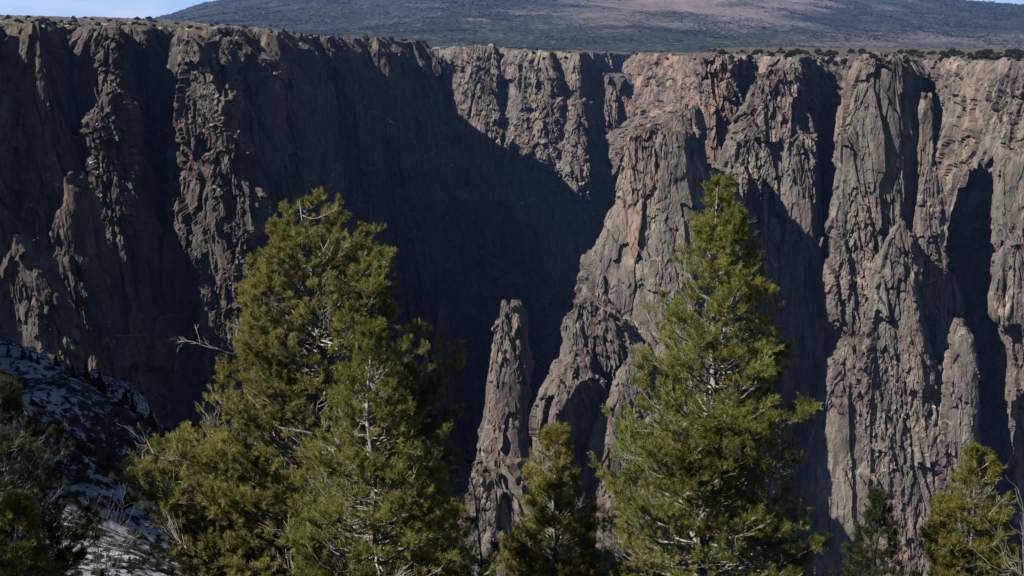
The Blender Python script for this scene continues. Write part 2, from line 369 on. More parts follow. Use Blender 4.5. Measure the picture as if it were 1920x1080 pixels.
# great tower, built of three columns
B(945, [(108, 1630, 1690), (122, 1608, 1697), (170, 1596, 1702), (250, 1580, 1704), (370, 1574, 1704), (470, 1564, 1706), (605, 1556, 1720), (700, 1550, 1745), (800, 1522, 1764), (900, 1494, 1772), (1000, 1476, 1790), (1100, 1460, 1805)], 37, thick=.9, yaw=-18, power=3.6, amp=.75, back=3.6)
B(925, [(255, 1576, 1592), (285, 1571, 1606), (420, 1568, 1640), (500, 1552, 1660), (560, 1538, 1670), (604, 1545, 1672), (640, 1570, 1675), (900, 1560, 1680)], 38, thick=.9, yaw=-16, power=3.4, amp=.6)
B(905, [(640, 1580, 1600), (700, 1548, 1650), (800, 1516, 1680), (900, 1484, 1700), (1000, 1476, 1720), (1120, 1470, 1720)], 39, thick=.9, yaw=-14, power=3.2, amp=.6)
B(885, [(424, 1684, 1700), (446, 1668, 1712), (520, 1642, 1722), (620, 1624, 1740), (700, 1608, 1756), (800, 1596, 1764), (950, 1584, 1772), (1100, 1570, 1785)], 41, thick=.8, yaw=-18, power=3.2, amp=.65)
# right edge buttresses
B(1060, [(130, 1870, 1960), (200, 1846, 2010), (330, 1846, 2050), (600, 1850, 2050)], 43, thick=.6, yaw=-14, power=3.4, amp=.8)
B(925, [(292, 1892, 1980), (310, 1872, 2010), (400, 1864, 2050), (470, 1866, 2060), (560, 1862, 2080), (630, 1876, 2090), (800, 1886, 2150), (1100, 1900, 2200)], 42, thick=.5, yaw=-16, power=4, amp=.7)
B(890, [(455, 1890, 1960), (480, 1862, 1980), (560, 1846, 1990), (600, 1850, 1995), (622, 1880, 2000), (680, 1900, 2010), (900, 1912, 2060), (1100, 1920, 2100)], 44, thick=.5, yaw=-12, power=3, amp=.7)
B(930, [(498, 1752, 1768), (520, 1742, 1796), (560, 1740, 1812), (640, 1736, 1816), (900, 1730, 1830)], 45, thick=1.0, yaw=-12, amp=.6)
# slopes below the far end of the canyon
B(2320, [(140, 1110, 1180), (200, 1100, 1230), (300, 1120, 1290), (420, 1135, 1330), (600, 1120, 1380)], 46, mat=M_ROCK_FAR, thick=.9, yaw=-20, power=2.6, amp=1.2, ds=2)
# central tower: peak, long ridge falling to the left, dark ridge, apron
B(905, [(204, 1284, 1306), (216, 1262, 1312), (240, 1252, 1316), (330, 1240, 1326), (600, 1226, 1372), (1000, 1180, 1420)], 47, thick=.9, yaw=-16, power=3.2, amp=.6, back=1.8)
B(890, [(246, 1186, 1296), (256, 1176, 1304), (330, 1164, 1312), (380, 1146, 1320), (430, 1122, 1330), (490, 1098, 1335), (570, 1074, 1345), (604, 1050, 1350), (660, 1042, 1360), (720, 1018, 1370), (800, 1002, 1380), (1000, 990, 1400), (1120, 980, 1420)], 48, thick=.55, yaw=-20, power=5, amp=.55, lean=.05)
B(915, [(318, 1316, 1340), (340, 1306, 1366), (400, 1300, 1384), (600, 1290, 1420), (1100, 1260, 1490)], 49, thick=.8, yaw=-10, power=3, amp=.8)
B(850, [(560, 1090, 1130), (600, 1062, 1180), (660, 1052, 1240), (720, 1030, 1290), (800, 1012, 1330), (1120, 990, 1400)], 50, thick=.7, yaw=-20, power=3.6, amp=.6)
B(825, [(652, 1080, 1108), (680, 1046, 1132), (720, 1012, 1142), (780, 997, 1140), (850, 994, 1135), (950, 985, 1130), (1100, 960, 1130)], 53, thick=1.1, yaw=-12, amp=.8)
B(785, [(655, 1190, 1210), (700, 1160, 1240), (780, 1124, 1270), (860, 1105, 1280), (1000, 1090, 1290), (1120, 1080, 1300)], 59, thick=.8, yaw=-18, amp=.6, power=3)
B(700, [(880, 900, 960), (930, 880, 1000), (1000, 860, 1020), (1120, 840, 1060)], 60, thick=1, yaw=-18, amp=.8)
# buttresses in the great shaded wall
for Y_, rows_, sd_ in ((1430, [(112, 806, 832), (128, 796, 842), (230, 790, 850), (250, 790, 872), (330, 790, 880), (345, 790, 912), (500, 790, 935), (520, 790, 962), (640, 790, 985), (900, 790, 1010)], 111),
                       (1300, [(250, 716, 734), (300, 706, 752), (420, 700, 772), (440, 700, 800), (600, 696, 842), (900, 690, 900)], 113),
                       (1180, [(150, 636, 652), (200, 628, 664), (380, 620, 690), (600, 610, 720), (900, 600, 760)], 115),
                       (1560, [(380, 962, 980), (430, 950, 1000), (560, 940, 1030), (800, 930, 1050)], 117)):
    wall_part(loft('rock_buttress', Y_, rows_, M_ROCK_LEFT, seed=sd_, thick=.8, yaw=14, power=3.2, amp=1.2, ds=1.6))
# towers added behind the corner to give the cast shadow a stepped edge
for Y_, rows_, sd_ in ((1575, [(88, 772, 784), (110, 762, 800), (300, 750, 815), (700, 740, 830)], 119), (1640, [(118, 752, 768), (150, 742, 790), (400, 730, 812), (700, 730, 820)], 121), (1520, [(150, 815, 826), (190, 806, 846), (400, 800, 868), (700, 790, 900)], 123)):
    wall_part(loft('rock_buttress', Y_, rows_, M_ROCK_LEFT, seed=sd_, thick=.9, yaw=8, power=3.0, amp=1.2, ds=1.8))
# left side ribs
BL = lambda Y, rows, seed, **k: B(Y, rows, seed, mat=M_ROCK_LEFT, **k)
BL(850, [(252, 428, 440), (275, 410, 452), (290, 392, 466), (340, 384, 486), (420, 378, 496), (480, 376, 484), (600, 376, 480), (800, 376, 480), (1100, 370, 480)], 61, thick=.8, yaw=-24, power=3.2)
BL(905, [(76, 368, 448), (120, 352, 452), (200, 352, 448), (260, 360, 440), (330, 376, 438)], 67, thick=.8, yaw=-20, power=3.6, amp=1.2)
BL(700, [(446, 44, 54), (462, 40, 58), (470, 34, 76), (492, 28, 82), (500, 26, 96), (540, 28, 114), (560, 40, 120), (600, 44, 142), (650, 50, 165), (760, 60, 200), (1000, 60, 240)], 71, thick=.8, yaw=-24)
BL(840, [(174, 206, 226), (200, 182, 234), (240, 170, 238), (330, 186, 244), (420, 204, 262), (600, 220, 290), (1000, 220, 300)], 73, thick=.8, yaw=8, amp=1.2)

# free standing spires: things of their own
def spire(Y, rows, seed, label, mat=M_ROCK, group=None, **k):
    o = loft('rock_spire', Y, rows, mat, seed=seed, **k)
    co = np.empty(len(o.data.vertices) * 3, np.float32); o.data.vertices.foreach_get('co', co); co = co.reshape(-1, 3)
    b = co[-40:].mean(0); co -= b; o.data.vertices.foreach_set('co', co.ravel()); o.location = b.tolist(); o.data.update()
    return tag(o, label, 'rock spire', group)
spire(760, [(571, 948, 972), (585, 938, 984), (620, 927, 990), (700, 918, 994), (780, 910, 996), (830, 898, 998), (880, 888, 1004), (950, 870, 1010), (1120, 850, 1030)], 79,
      'tall slender free-standing grey rock spire with flat dark right side', thick=.8, yaw=-20, power=4, amp=.35)
spire(925, [(180, 1726, 1746), (196, 1720, 1751), (300, 1717, 1753), (420, 1714, 1756), (560, 1712, 1762), (1000, 1700, 1780)], 83,
      'thin dark rock spire in the gully just right of the great tower top', amp=.6, yaw=-12, power=3)
spire(905, [(320, 1736, 1750), (340, 1730, 1757), (400, 1718, 1764), (440, 1715, 1766), (500, 1717, 1768), (560, 1718, 1770), (1000, 1700, 1790)], 89,
      'round-topped rock spire right of the great tower, halfway down the wall', amp=.3, yaw=-14, power=3.4)
spire(850, [(608, 1790, 1812), (624, 1780, 1822), (700, 1775, 1828), (780, 1770, 1831), (860, 1764, 1826), (960, 1760, 1822), (1120, 1750, 1830)], 97,
      'lowest ragged rock spire standing at the right foot of the great tower', amp=.45, yaw=-14, power=3.2)
spire(925, [(166, 348, 360), (182, 340, 364), (240, 330, 368), (290, 321, 378), (330, 320, 386), (460, 310, 392), (800, 300, 400)], 101,
      'narrow sunlit rock spire under the left rim', M_ROCK_LEFT, amp=.6, yaw=-14, power=3)
spire(740, [(328, 134, 143), (344, 131, 150), (350, 130, 168), (384, 128, 173), (390, 117, 172), (420, 112, 170), (426, 110, 176), (470, 112, 178), (478, 106, 190), (540, 104, 196), (600, 104, 204), (900, 80, 260)], 103,
      'ragged rock spire rising from dark shade at far left', M_ROCK_LEFT, amp=.8, yaw=-24, power=3)
spire(1050, [(572, 826, 833), (590, 822, 838), (640, 818, 844), (760, 812, 860)], 107,
      'small rock spire with only its tip sunlit, left of the slender spire', M_ROCK_LEFT, amp=.4, yaw=-10)
spire(420, [(642, 172, 184), (660, 168, 190), (700, 168, 194), (740, 160, 200), (860, 150, 230)], 109,
      'stubby rock spire above the snowy slope', M_ROCK_LEFT, amp=.3, ds=.8)

# canyon floor
me_x = np.linspace(-3000, 3500, 90); me_y = np.linspace(-200, 3600, 90)
XX, YY = np.meshgrid(me_x, me_y)
ZZ = -505 + 26 * fbm(np.stack([XX.ravel() / 130, YY.ravel() / 130, XX.ravel() * 0], -1), 5, 4)
tag(mesh_obj('canyon_floor', np.stack([XX.ravel(), YY.ravel(), ZZ], -1), grid_faces(90, 90), M_ROCK_LEFT), kind='structure')

# ------------------------------------------------------------------ mesa beyond the rim
def mesa_mesh():
    px = np.linspace(-500, 2500, 900); t = np.linspace(0, 1, 420)
    Yd = 3050 * (14000 / 3050.) ** t
    crest = np.interp(px, [-500, 200, 290, 330, 372, 405, 440, 520, 640, 900, 1300, 1600, 1780, 1850, 1920, 2500], [75, 52, 34, 23, 10, 2, -3, -16, -30, -45, -45, -18, 0, 4, 9, 30])
    foot = np.interp(px, [-500, 250, 500, 800, 1100, 1300, 2500], [100, 92, 92, 103, 106, 108, 112])
    tc_ = np.interp(px, [-500, 400, 1200, 2500], [.75, .72, .66, .7])
    u = np.clip(t[:, None] / tc_[None], 0, 1)
    mid = np.interp(px, [-500, 500, 1000, 1400, 1600, 2500], [1.0, 1.0, 1.05, 1.25, 1.6, 1.6])
    pyv = foot[None] + (crest - foot)[None] * u ** mid[None]
    pts = P(px[None].repeat(420, 0), pyv, Yd[:, None].repeat(900, 1)).reshape(-1, 3)
    behind = np.clip(t[:, None] - tc_[None], 0, 1).reshape(-1)
    pts[:, 2] -= behind * 900
    q = np.stack([pts[:, 0], pts[:, 1], pts[:, 0] * 0], -1)
    g = 1 - np.abs(fbm(q / 900., 401, 4)) * 2
    am = np.clip(u.reshape(-1), 0, 1) * np.clip(1.15 - u.reshape(-1), 0, 1)
    pts[:, 2] += (g - .6) * 130 * am + fbm(q / 160., 402, 4) * 34 * (.15 + am)
    o = mesh_obj('mesa', pts, grid_faces(420, 900), M_MESA, smooth=True)
    PX = px[None].repeat(420, 0).reshape(-1); PY = pyv.reshape(-1)
    n1 = fbm(q / 420., 410, 5); n2 = fbm(q / 120., 411, 4)
    bare = np.clip(1.15 - np.hypot((PX - 1320) / 280, (PY + 5) / 62) + n1 * 1.1, 0, 1) * 1.3
    bare = np.maximum(bare, np.clip(1 - np.hypot((PX - 1680) / 360, (PY - 82) / 26) + n1 * .7, 0, 1) * .5)
    bare = np.maximum(bare, np.clip(1 - np.hypot((PX - 870) / 75, (PY - 40 - (PX - 870) * .09) / 5) + n2 * .8, 0, 1) * .8)
    bare = np.maximum(bare, np.clip(1 - np.hypot((PX - 760) / 130, (PY - 12 - (PX - 760) * .06) / 3) + n2 * .9, 0, 1) * .6)
    bare = np.maximum(bare, np.clip(1 - np.hypot((PX - 420) / 200, (PY - 58) / 6) + n2 * .5, 0, 1) * .5)
    at = o.data.attributes.new('bare', 'FLOAT', 'POINT'); at.data.foreach_set('value', np.clip(bare, 0, 1).astype(np.float32))
    return tag(o, kind='structure')
m, n, l = new_mat('mesa_scrub'); M_MESA = m
g = n.new('ShaderNodeNewGeometry'); pos = g.outputs['Position']
at = n.new('ShaderNodeAttribute'); at.attribute_name = 'bare'
soil = ramp(n, [(.3, (.16, .135, .13)), (.7, (.31, .245, .225))]); l.new(noise_n(n, l, pos, .004, detail=6), soil.inputs[0])
veg = ramp(n, [(.3, (.030, .048, .060)), (.48, (.070, .088, .105)), (.66, (.18, .17, .185))]); l.new(noise_n(n, l, pos, .012, detail=8, rough=.75), veg.inputs[0])  # scrub colours pushed to blue, distance haze put into the colour
vo = n.new('ShaderNodeTexVoronoi'); vo.inputs['Scale'].default_value = .045; vo.inputs['Randomness'].default_value = 1; l.new(pos, vo.inputs[0])
cl = noise_n(n, l, pos, .006, detail=6, rough=.7)
thr = mth(n, l, 'ADD', mth(n, l, 'MULTIPLY', at.outputs['Fac'], -.55), mth(n, l, 'MULTIPLY', cl, 1.5))      # fewer bushes on bare ground
tree_ = mth(n, l, 'MULTIPLY', mth(n, l, 'SUBTRACT', thr, vo.outputs['Distance']), 6, True)
gc = mixc(n, l, mth(n, l, 'MULTIPLY', at.outputs['Fac'], 1.0, True), veg.outputs[0], soil.outputs[0])
gc = mixc(n, l, mth(n, l, 'MULTIPLY', tree_, .8), gc, (.030, .038, .024))
b = n.new('ShaderNodeBsdfPrincipled'); b.inputs['Roughness'].default_value = 1; b.inputs['Specular IOR Level'].default_value = 0
l.new(gc, b.inputs[0]); bp = n.new('ShaderNodeBump'); bp.inputs['Distance'].default_value = 14; bp.inputs['Strength'].default_value = .9
l.new(noise_n(n, l, pos, .03, detail=6, rough=.7), bp.inputs['Height']); l.new(bp.outputs[0], b.inputs['Normal'])
o_ = n.new('ShaderNodeOutputMaterial'); l.new(b.outputs[0], o_.inputs[0])
mesa_mesh()

# snowy mountain peeping over the mesa at the far right
m, n, l = new_mat('mountain_snow'); b = n.new('ShaderNodeBsdfPrincipled'); b.inputs[0].default_value = (.8, .82, .85, 1); o_ = n.new('ShaderNodeOutputMaterial'); l.new(b.outputs[0], o_.inputs[0])
xs = np.linspace(1820, 2150, 60); ys = np.linspace(0, 1, 12)
top = 7 + 0 * xs; top = np.interp(xs, [1820, 1870, 1900, 1930, 1990, 2060, 2150], [22, 8, 3, 4, -4, 2, 20]) + fbm(np.stack([xs / 14, xs * 0, xs * 0], -1), 9, 3) * 3
cp = P(xs[None].repeat(12, 0), top[None] + (60 - top[None]) * np.abs(ys * 2 - 1)[:, None] , 19000 + 2500 * (ys[:, None] * 2 - 1)).reshape(-1, 3)
tag(mesh_obj('mountain', cp, grid_faces(12, 60), m), kind='structure')

# ------------------------------------------------------------------ near ground
m, n, l = new_mat('snowy_brush_slope'); M_SLOPE = m
g = n.new('ShaderNodeNewGeometry'); pos = g.outputs['Position']
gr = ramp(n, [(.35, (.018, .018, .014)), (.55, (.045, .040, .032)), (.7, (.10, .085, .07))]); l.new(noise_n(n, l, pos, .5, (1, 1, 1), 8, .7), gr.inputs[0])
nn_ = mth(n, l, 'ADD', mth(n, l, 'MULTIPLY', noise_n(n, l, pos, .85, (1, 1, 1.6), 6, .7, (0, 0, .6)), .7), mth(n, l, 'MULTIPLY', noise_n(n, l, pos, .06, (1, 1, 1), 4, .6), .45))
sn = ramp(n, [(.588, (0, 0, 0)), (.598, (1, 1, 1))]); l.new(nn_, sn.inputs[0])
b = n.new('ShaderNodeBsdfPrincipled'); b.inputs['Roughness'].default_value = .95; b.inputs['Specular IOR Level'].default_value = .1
l.new(mixc(n, l, sn.outputs[0], gr.outputs[0], (.48, .50, .54)), b.inputs[0])  # snow colour darkened to stand in for shade on the slope
bp = n.new('ShaderNodeBump'); bp.inputs['Distance'].default_value = .5; l.new(noise_n(n, l, pos, 1.2, (1, 1, 1), 6, .7), bp.inputs['Height']); l.new(bp.outputs[0], b.inputs['Normal'])
o_ = n.new('ShaderNodeOutputMaterial'); l.new(b.outputs[0], o_.inputs[0])
M_GROUND = rock_material('near_ground', snow=.0, warm=.2, flat_lo=.3, flat_hi=.6)
xs = np.linspace(-620, 760, 260); ts = np.linspace(0, 1, 220)
rpy = np.interp(xs, [-620, -200, 0, 130, 250, 320, 400, 470, 560, 700, 760], [420, 600, 645, 690, 760, 830, 900, 960, 1040, 1150, 1200])
rY = np.interp(xs, [-620, 0, 250, 400, 560, 760], [300, 235, 190, 140, 100, 75])
pyg = rpy[None] + (1350 - rpy[None]) * ts[:, None]
invY = 1 / rY[None] + (1 / 24. - 1 / rY[None]) * ts[:, None]
pts = P(xs[None].repeat(220, 0), pyg, 1 / invY)
drop = np.linspace(1, 0, 30, endpoint=False)
dp = pts[0][None].repeat(30, 0).copy(); dp[:, :, 2] -= 190 * drop[:, None] ** 1.1; dp[:, :, 1] += 90 * drop[:, None]; dp[:, :, 0] += 40 * drop[:, None]
al = np.concatenate([dp, pts], 0).reshape(-1, 3)
q = al.copy(); q[:, 2] = 0
sc_ = np.clip(al[:, 1] / 120, .15, 1)
al[:, 2] += (fbm(q / 22., 501, 4) * 7 + fbm(q / 5., 502, 3) * 1.8) * sc_
tag(mesh_obj('snowy_slope', al, grid_faces(250, 260), M_SLOPE, smooth=True), kind='structure')
SLOPE_PTS = al.reshape(250, 260, 3)[28:]
# added hill, unseen on the left, shaped to cast shade over the slope
us = np.linspace(-1, 1, 90); vs = np.linspace(0, 1, 60)
U, V = np.meshgrid(us, vs)
hx = -np.maximum(85 + .24 * (205 + 200 * U), 18 + .49 * (205 + 200 * U)) - V * 200; hy = 205 + 200 * U; hz = -20 - 0.14 * (205 + 200 * U) + 255 * np.sin(V * 1.6) 
hp = np.stack([hx, hy, hz], -1).reshape(-1, 3); hp[:, 2] += fbm(hp / 30., 511, 4) * 14
tag(mesh_obj('unseen_shade_hill', hp, grid_faces(60, 90), M_SLOPE, smooth=True), kind='structure')
# the brink the photographer stands on, falling away in front
def ground_z(x, y):
    y = np.asarray(y, float)
    return np.interp(y, [-60, -1.5, 3, 12, 30, 60, 75], [-1.2, -1.7, -3.2, -8.8, -20, -40, -75])
gx = np.linspace(-60, 60, 160); gy = np.linspace(-60, 75, 180)
GX, GY = np.meshgrid(gx, gy); gp = np.stack([GX.ravel(), GY.ravel(), ground_z(GX, GY).ravel()], -1)
q = gp.copy(); q[:, 2] = 0
gp[:, 2] += fbm(q / 6., 521, 4) * .7 * np.clip(np.abs(gp[:, 1]) / 5, .2, 1) - np.clip(np.abs(gp[:, 0]) - 35, 0, 99) * .4
tag(mesh_obj('ground', gp, grid_faces(180, 160), M_GROUND, smooth=True), kind='structure')

# ------------------------------------------------------------------ trees
def foliage_mat(name, c_dark, c_mid, c_light, warm=(.16, .11, .04), wamt=.25, gap=.26):
    m, n, l = new_mat(name)
    a = n.new('ShaderNodeAttribute'); a.attribute_name = 'tint'
    g = n.new('ShaderNodeNewGeometry')
    r = ramp(n, [(0, c_dark), (.5, c_mid), (1, c_light)]); l.new(a.outputs['Fac'], r.inputs[0])
    wn = ramp(n, [(.52, (0, 0, 0)), (.66, (1, 1, 1))]); l.new(noise_n(n, l, g.outputs['Position'], 1.1, detail=4), wn.inputs[0])
    c = mixc(n, l, mth(n, l, 'MULTIPLY', wn.outputs[0], wamt), r.outputs[0], warm)
    d = n.new('ShaderNodeBsdfPrincipled'); d.inputs['Roughness'].default_value = .55; d.inputs['Specular IOR Level'].default_value = .35; l.new(c, d.inputs[0])
    t = n.new('ShaderNodeBsdfTranslucent'); l.new(c, t.inputs[0])
    mx_ = n.new('ShaderNodeMixShader'); mx_.inputs[0].default_value = .48; l.new(d.outputs[0], mx_.inputs[1]); l.new(t.outputs[0], mx_.inputs[2])
    tr = n.new('ShaderNodeBsdfTransparent'); m2 = n.new('ShaderNodeMixShader'); m2.inputs[0].default_value = gap; l.new(mx_.outputs[0], m2.inputs[1]); l.new(tr.outputs[0], m2.inputs[2])
    o = n.new('ShaderNodeOutputMaterial'); l.new(m2.outputs[0], o.inputs[0]); return m
def bark_mat(name, a, b_):
    m, n, l = new_mat(name); g = n.new('ShaderNodeNewGeometry')
    r = ramp(n, [(.35, a), (.6, b_)]); l.new(noise_n(n, l, g.outputs['Position'], 9, (1, 1, .5), 6, .7), r.inputs[0])
    d = n.new('ShaderNodeBsdfPrincipled'); d.inputs['Roughness'].default_value = .9; l.new(r.outputs[0], d.inputs[0])
    o = n.new('ShaderNodeOutputMaterial'); l.new(d.outputs[0], o.inputs[0]); return m
F_FIR = foliage_mat('fir_needles', (.120, .140, .022), (.275, .290, .055), (.450, .435, .110))
F_PINE = foliage_mat('pinyon_needles', (.145, .150, .030), (.310, .300, .070), (.480, .445, .130), wamt=.35)
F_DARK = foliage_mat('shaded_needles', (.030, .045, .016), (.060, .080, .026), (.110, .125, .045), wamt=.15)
F_BROWN = foliage_mat('yellowing_needles', (.140, .142, .022), (.300, .288, .052), (.450, .410, .100), wamt=.35)
BK_PALE = bark_mat('pale_bark', (.20, .175, .15), (.48, .44, .39))
BK_GREY = bark_mat('grey_bark', (.10, .09, .08), (.26, .24, .22))

def tubes(pl, r0, r1, sides=5):
    """pl (M,n,3) polylines -> verts, faces"""
    M, n_, _ = pl.shape
    tg = np.gradient(pl, axis=1); tg /= np.maximum(np.linalg.norm(tg, axis=2, keepdims=True), 1e-9)
    ref = np.where(np.abs(tg[:, :, 2:3]) > .9, np.array([1., 0, 0]), np.array([0, 0, 1.]))
    a = np.cross(tg, ref); a /= np.maximum(np.linalg.norm(a, axis=2, keepdims=True), 1e-9); b = np.cross(tg, a)
    s = np.linspace(0, 1, n_)[None, :]
    rr = (np.asarray(r0).reshape(-1, 1) * (1 - s) + np.asarray(r1).reshape(-1, 1) * s)[:, :, None, None]
    th = np.linspace(0, 2 * np.pi, sides, endpoint=False)
    v = pl[:, :, None, :] + rr * (a[:, :, None, :] * np.cos(th)[None, None, :, None] + b[:, :, None, :] * np.sin(th)[None, None, :, None])
    f = grid_faces(n_, sides, True)
    F = (f[None] + (np.arange(M) * n_ * sides)[:, None, None]).reshape(-1, 4)
    return v.reshape(-1, 3), F

class Parts:
    def __init__(s): s.v = []; s.f = []; s.n = 0
    def add(s, v, f): s.v.append(v); s.f.append(f + s.n); s.n += len(v)
    def get(s): return np.concatenate(s.v), np.concatenate(s.f)

def at_path(pl, idx, t):
    n_ = pl.shape[1]; x = t * (n_ - 1); i = np.clip(x.astype(int), 0, n_ - 2); f = (x - i)[:, None]
    a = pl[idx, i]; b = pl[idx, i + 1]; d = b - a; L_ = np.linalg.norm(d, axis=1, keepdims=True)
    return a + d * f, d / np.maximum(L_, 1e-9)

def unit(v): return v / np.maximum(np.linalg.norm(v, axis=-1, keepdims=True), 1e-9)

def grow(rng, base, d, Ln, n_, bend_up=.25, wob=.12):
    """polylines from base along d, bending upward"""
    t = np.linspace(0, 1, n_)[None, :, None]
    w_ = rng.normal(0, 1, (len(base), 1, 3)) * wob; w2 = rng.normal(0, 1, (len(base), 1, 3)) * wob * .7
    p = d[:, None] * t + w_ * t * t + w2 * np.sin(t * 5) * .5
    p[:, :, 2:3] += bend_up * t * t
    return base[:, None] + p * Ln[:, None, None]

def needles(rng, base, d, Ln, K=14, nl=.05, nw=.011, spread=.85):
    M = len(base)
    t = rng.uniform(.05, 1, (M, K, 1)); r_ = unit(rng.normal(0, 1, (M, K, 3)))
    r_ = unit(r_ - (r_ * d[:, None]).sum(-1, keepdims=True) * d[:, None])
    dirn = unit(d[:, None] * .75 + r_ * spread + np.array([0, 0, .15]))
    b0 = base[:, None] + d[:, None] * Ln[:, None, None] * t
    l_ = nl * rng.uniform(.7, 1.25, (M, K, 1))
    sd_ = unit(np.cross(dirn, rng.normal(0, 1, (M, K, 3)))) * nw * rng.uniform(.7, 1.3, (M, K, 1))
    v = np.stack([b0 - sd_ * .6, b0 + sd_ * .6, b0 + dirn * l_ + sd_ * .25, b0 + dirn * l_ - sd_ * .25], 2).reshape(-1, 3)
    f = np.arange(M * K * 4).reshape(-1, 4)
    return v, f

def conifer(name, label, cat, Y, crown, trunk, fol, bark, seed=1, prim=110, dens=1.0, slope=(.42, 1.15), keep=-.25, trunk_r=.12, nl=.06, nw=.0085, fork=False, dead=.1, base_py=None, group=None, tw=1.0, zbase=None, top_keep=.05, side=0.0):
    rng = np.random.default_rng(seed)
    cr_ = np.array(sorted(crown), float); tk = np.array(sorted(trunk), float)
    zc = P(960, cr_[:, 0], Y)[:, 2]
    txw = P(tk[:, 1], tk[:, 0], Y); tz = txw[:, 2]; tx = txw[:, 0]
    xl = np.array([P(a_, p_, Y)[0] for p_, a_ in cr_[:, :2]]); xr = np.array([P(a_, p_, Y)[0] for p_, a_ in cr_[:, [0, 2]]])
    gz = float(ground_z(0, Y)) if zbase is None else zbase
    tpx = lambda z: np.interp(-z, -tz, tx)
    wig = rng.uniform(0, 6, 4)
    ty = lambda z: Y + .12 * np.sin(z * .9 + wig[0]) + .05 * np.sin(z * 2.7 + wig[1])
    ztop = zc[0]; zlow = gz
    # trunk
    zz = np.linspace(gz - .3, ztop - .05, 40)
    tp = np.stack([tpx(zz) + .03 * np.sin(zz * 3 + wig[2]) * np.clip((ztop - zz), 0, 1), ty(zz), zz], -1)[None]
    root = bpy.data.objects.new(name, None); COL.objects.link(root); bx, by = float(tpx(gz)), float(ty(gz)); root.location = (bx, by, gz)
    tag(root, label, cat, group); off = np.array([bx, by, gz])
    tv, tf = tubes(tp, [trunk_r], [.012], 9)
    mesh_obj('trunk', tv - off, tf, bark, root, smooth=True)
    # primary branches: tips spread over the outline
    hgt = ztop - zc[-1]
    M = prim
    u = rng.uniform(0, 1, M) ** .9; tipz = ztop - .03 - u * (hgt + .2)
    phi = rng.uniform(0, 2 * np.pi, M); sb = rng.uniform(0, 1, M) < side; phi = np.where(sb, rng.choice([0, np.pi], M) + rng.normal(0, .45, M), phi)
    XL = np.interp(-tipz, -zc, xl); XR = np.interp(-tipz, -zc, xr); cx = tpx(tipz)
    cphi = np.cos(phi); side = np.where(cphi > 0, np.maximum(XR - cx, .05), np.maximum(cx - XL, .05))
    mean_r = np.maximum((XR - XL) / 2, .05)
    ca = np.abs(cphi); rad = side * ca + mean_r * (1 - ca)
    rad *= rng.uniform(.70, 1.0, M) * .95
    hfrac = np.clip((ztop - tipz) / max(hgt, .1), 0, 1)
    sl = slope[1] + (slope[0] - slope[1]) * np.clip(hfrac * 1.6, 0, 1) + rng.normal(0, .15, M)
    bz = np.maximum(tipz - rad * sl, gz + .4)
    bz = np.where(tipz > ztop - .25, tipz - .12, bz)
    base = np.stack([tpx(bz), ty(bz), bz], -1)
    tip = np.stack([cx + np.cos(phi) * rad, ty(tipz) + np.sin(phi) * rad, tipz], -1)
    # gentle S curve: leaves low, turns up at the tip
    n1 = 10; t = np.linspace(0, 1, n1)[None, :, None]
    Lp = np.linalg.norm(tip - base, axis=1)
    pl = base[:, None] + (tip - base)[:, None] * t
    pl[:, :, 2:3] += -(Lp * .14)[:, None, None] * np.sin(t * np.pi) 
    wv = rng.normal(0, 1, (M, 1, 3)); wv2 = rng.normal(0, 1, (M, 1, 3))
    pl += (Lp * .045)[:, None, None] * (wv * np.sin(t * np.pi) + wv2 * np.sin(t * 2 * np.pi) * .7)
    br = Parts()
    br.add(*tubes(pl, np.clip(Lp * .0125, .007, .034) * (trunk_r / .12), np.full(M, .004), 5))
    # secondary
    c2 = np.maximum((Lp * 9 * dens).astype(int), 3); idx = np.repeat(np.arange(M), c2)
    t2 = rng.uniform(.22, 1.0, len(idx)) ** .8; b2, d2 = at_path(pl, idx, t2)
    up = np.array([0, 0, 1.]); sdv = unit(np.cross(d2, up)) * rng.choice([-1, 1], len(idx))[:, None]
    dir2 = unit(d2 * rng.uniform(.5, 1, (len(idx), 1)) + sdv * rng.uniform(.4, 1.1, (len(idx), 1)) + up * rng.normal(.15, .25, (len(idx), 1)))
    L2 = (Lp[idx] * .36 * (1.15 - t2) + .12) * rng.uniform(.6, 1.2, len(idx))
    p2 = grow(rng, b2, dir2, L2, 5, .22)
    br.add(*tubes(p2, np.clip(L2 * .012, .005, .012), np.full(len(idx), .0035), 4))
    # tertiary
    c3 = np.maximum((L2 * 10 * dens).astype(int), 2); i3 = np.repeat(np.arange(len(idx)), c3)
    t3 = rng.uniform(.2, 1, len(i3)); b3, d3 = at_path(p2, i3, t3)
    dir3 = unit(d3 + unit(rng.normal(0, 1, (len(i3), 3))) * .8 + up * .15)
    L3 = np.clip(L2[i3] * .4 * (1.2 - t3), .07, .3) * rng.uniform(.7, 1.2, len(i3))
    p3 = grow(rng, b3, dir3, L3, 3, .2)
    sel = rng.uniform(0, 1, len(i3)) < .5
    br.add(*tubes(p3[sel], np.full(sel.sum(), .005), np.full(sel.sum(), .003), 3))
    bv, bf = br.get(); mesh_obj('branches', bv - off, bf, bark, root)
    # twigs with needles
    tb = []; td = []; tl = []
    for src, per, tmin, ll in ((p3, 3 * tw, .3, (.09, .17)), (p2, 2.5 * tw, .5, (.10, .18)), (pl, 5, .7, (.12, .2))):
        c = np.full(len(src), int(per)) + (rng.uniform(0, 1, len(src)) < per - int(per)); ii = np.repeat(np.arange(len(src)), c)
        tt = rng.uniform(tmin, 1, len(ii)); b_, d_ = at_path(src, ii, tt)
        dd = unit(d_ + unit(rng.normal(0, 1, (len(ii), 3))) * .5 + up * .2)
        tb.append(b_); td.append(dd); tl.append(rng.uniform(*ll, len(ii)))
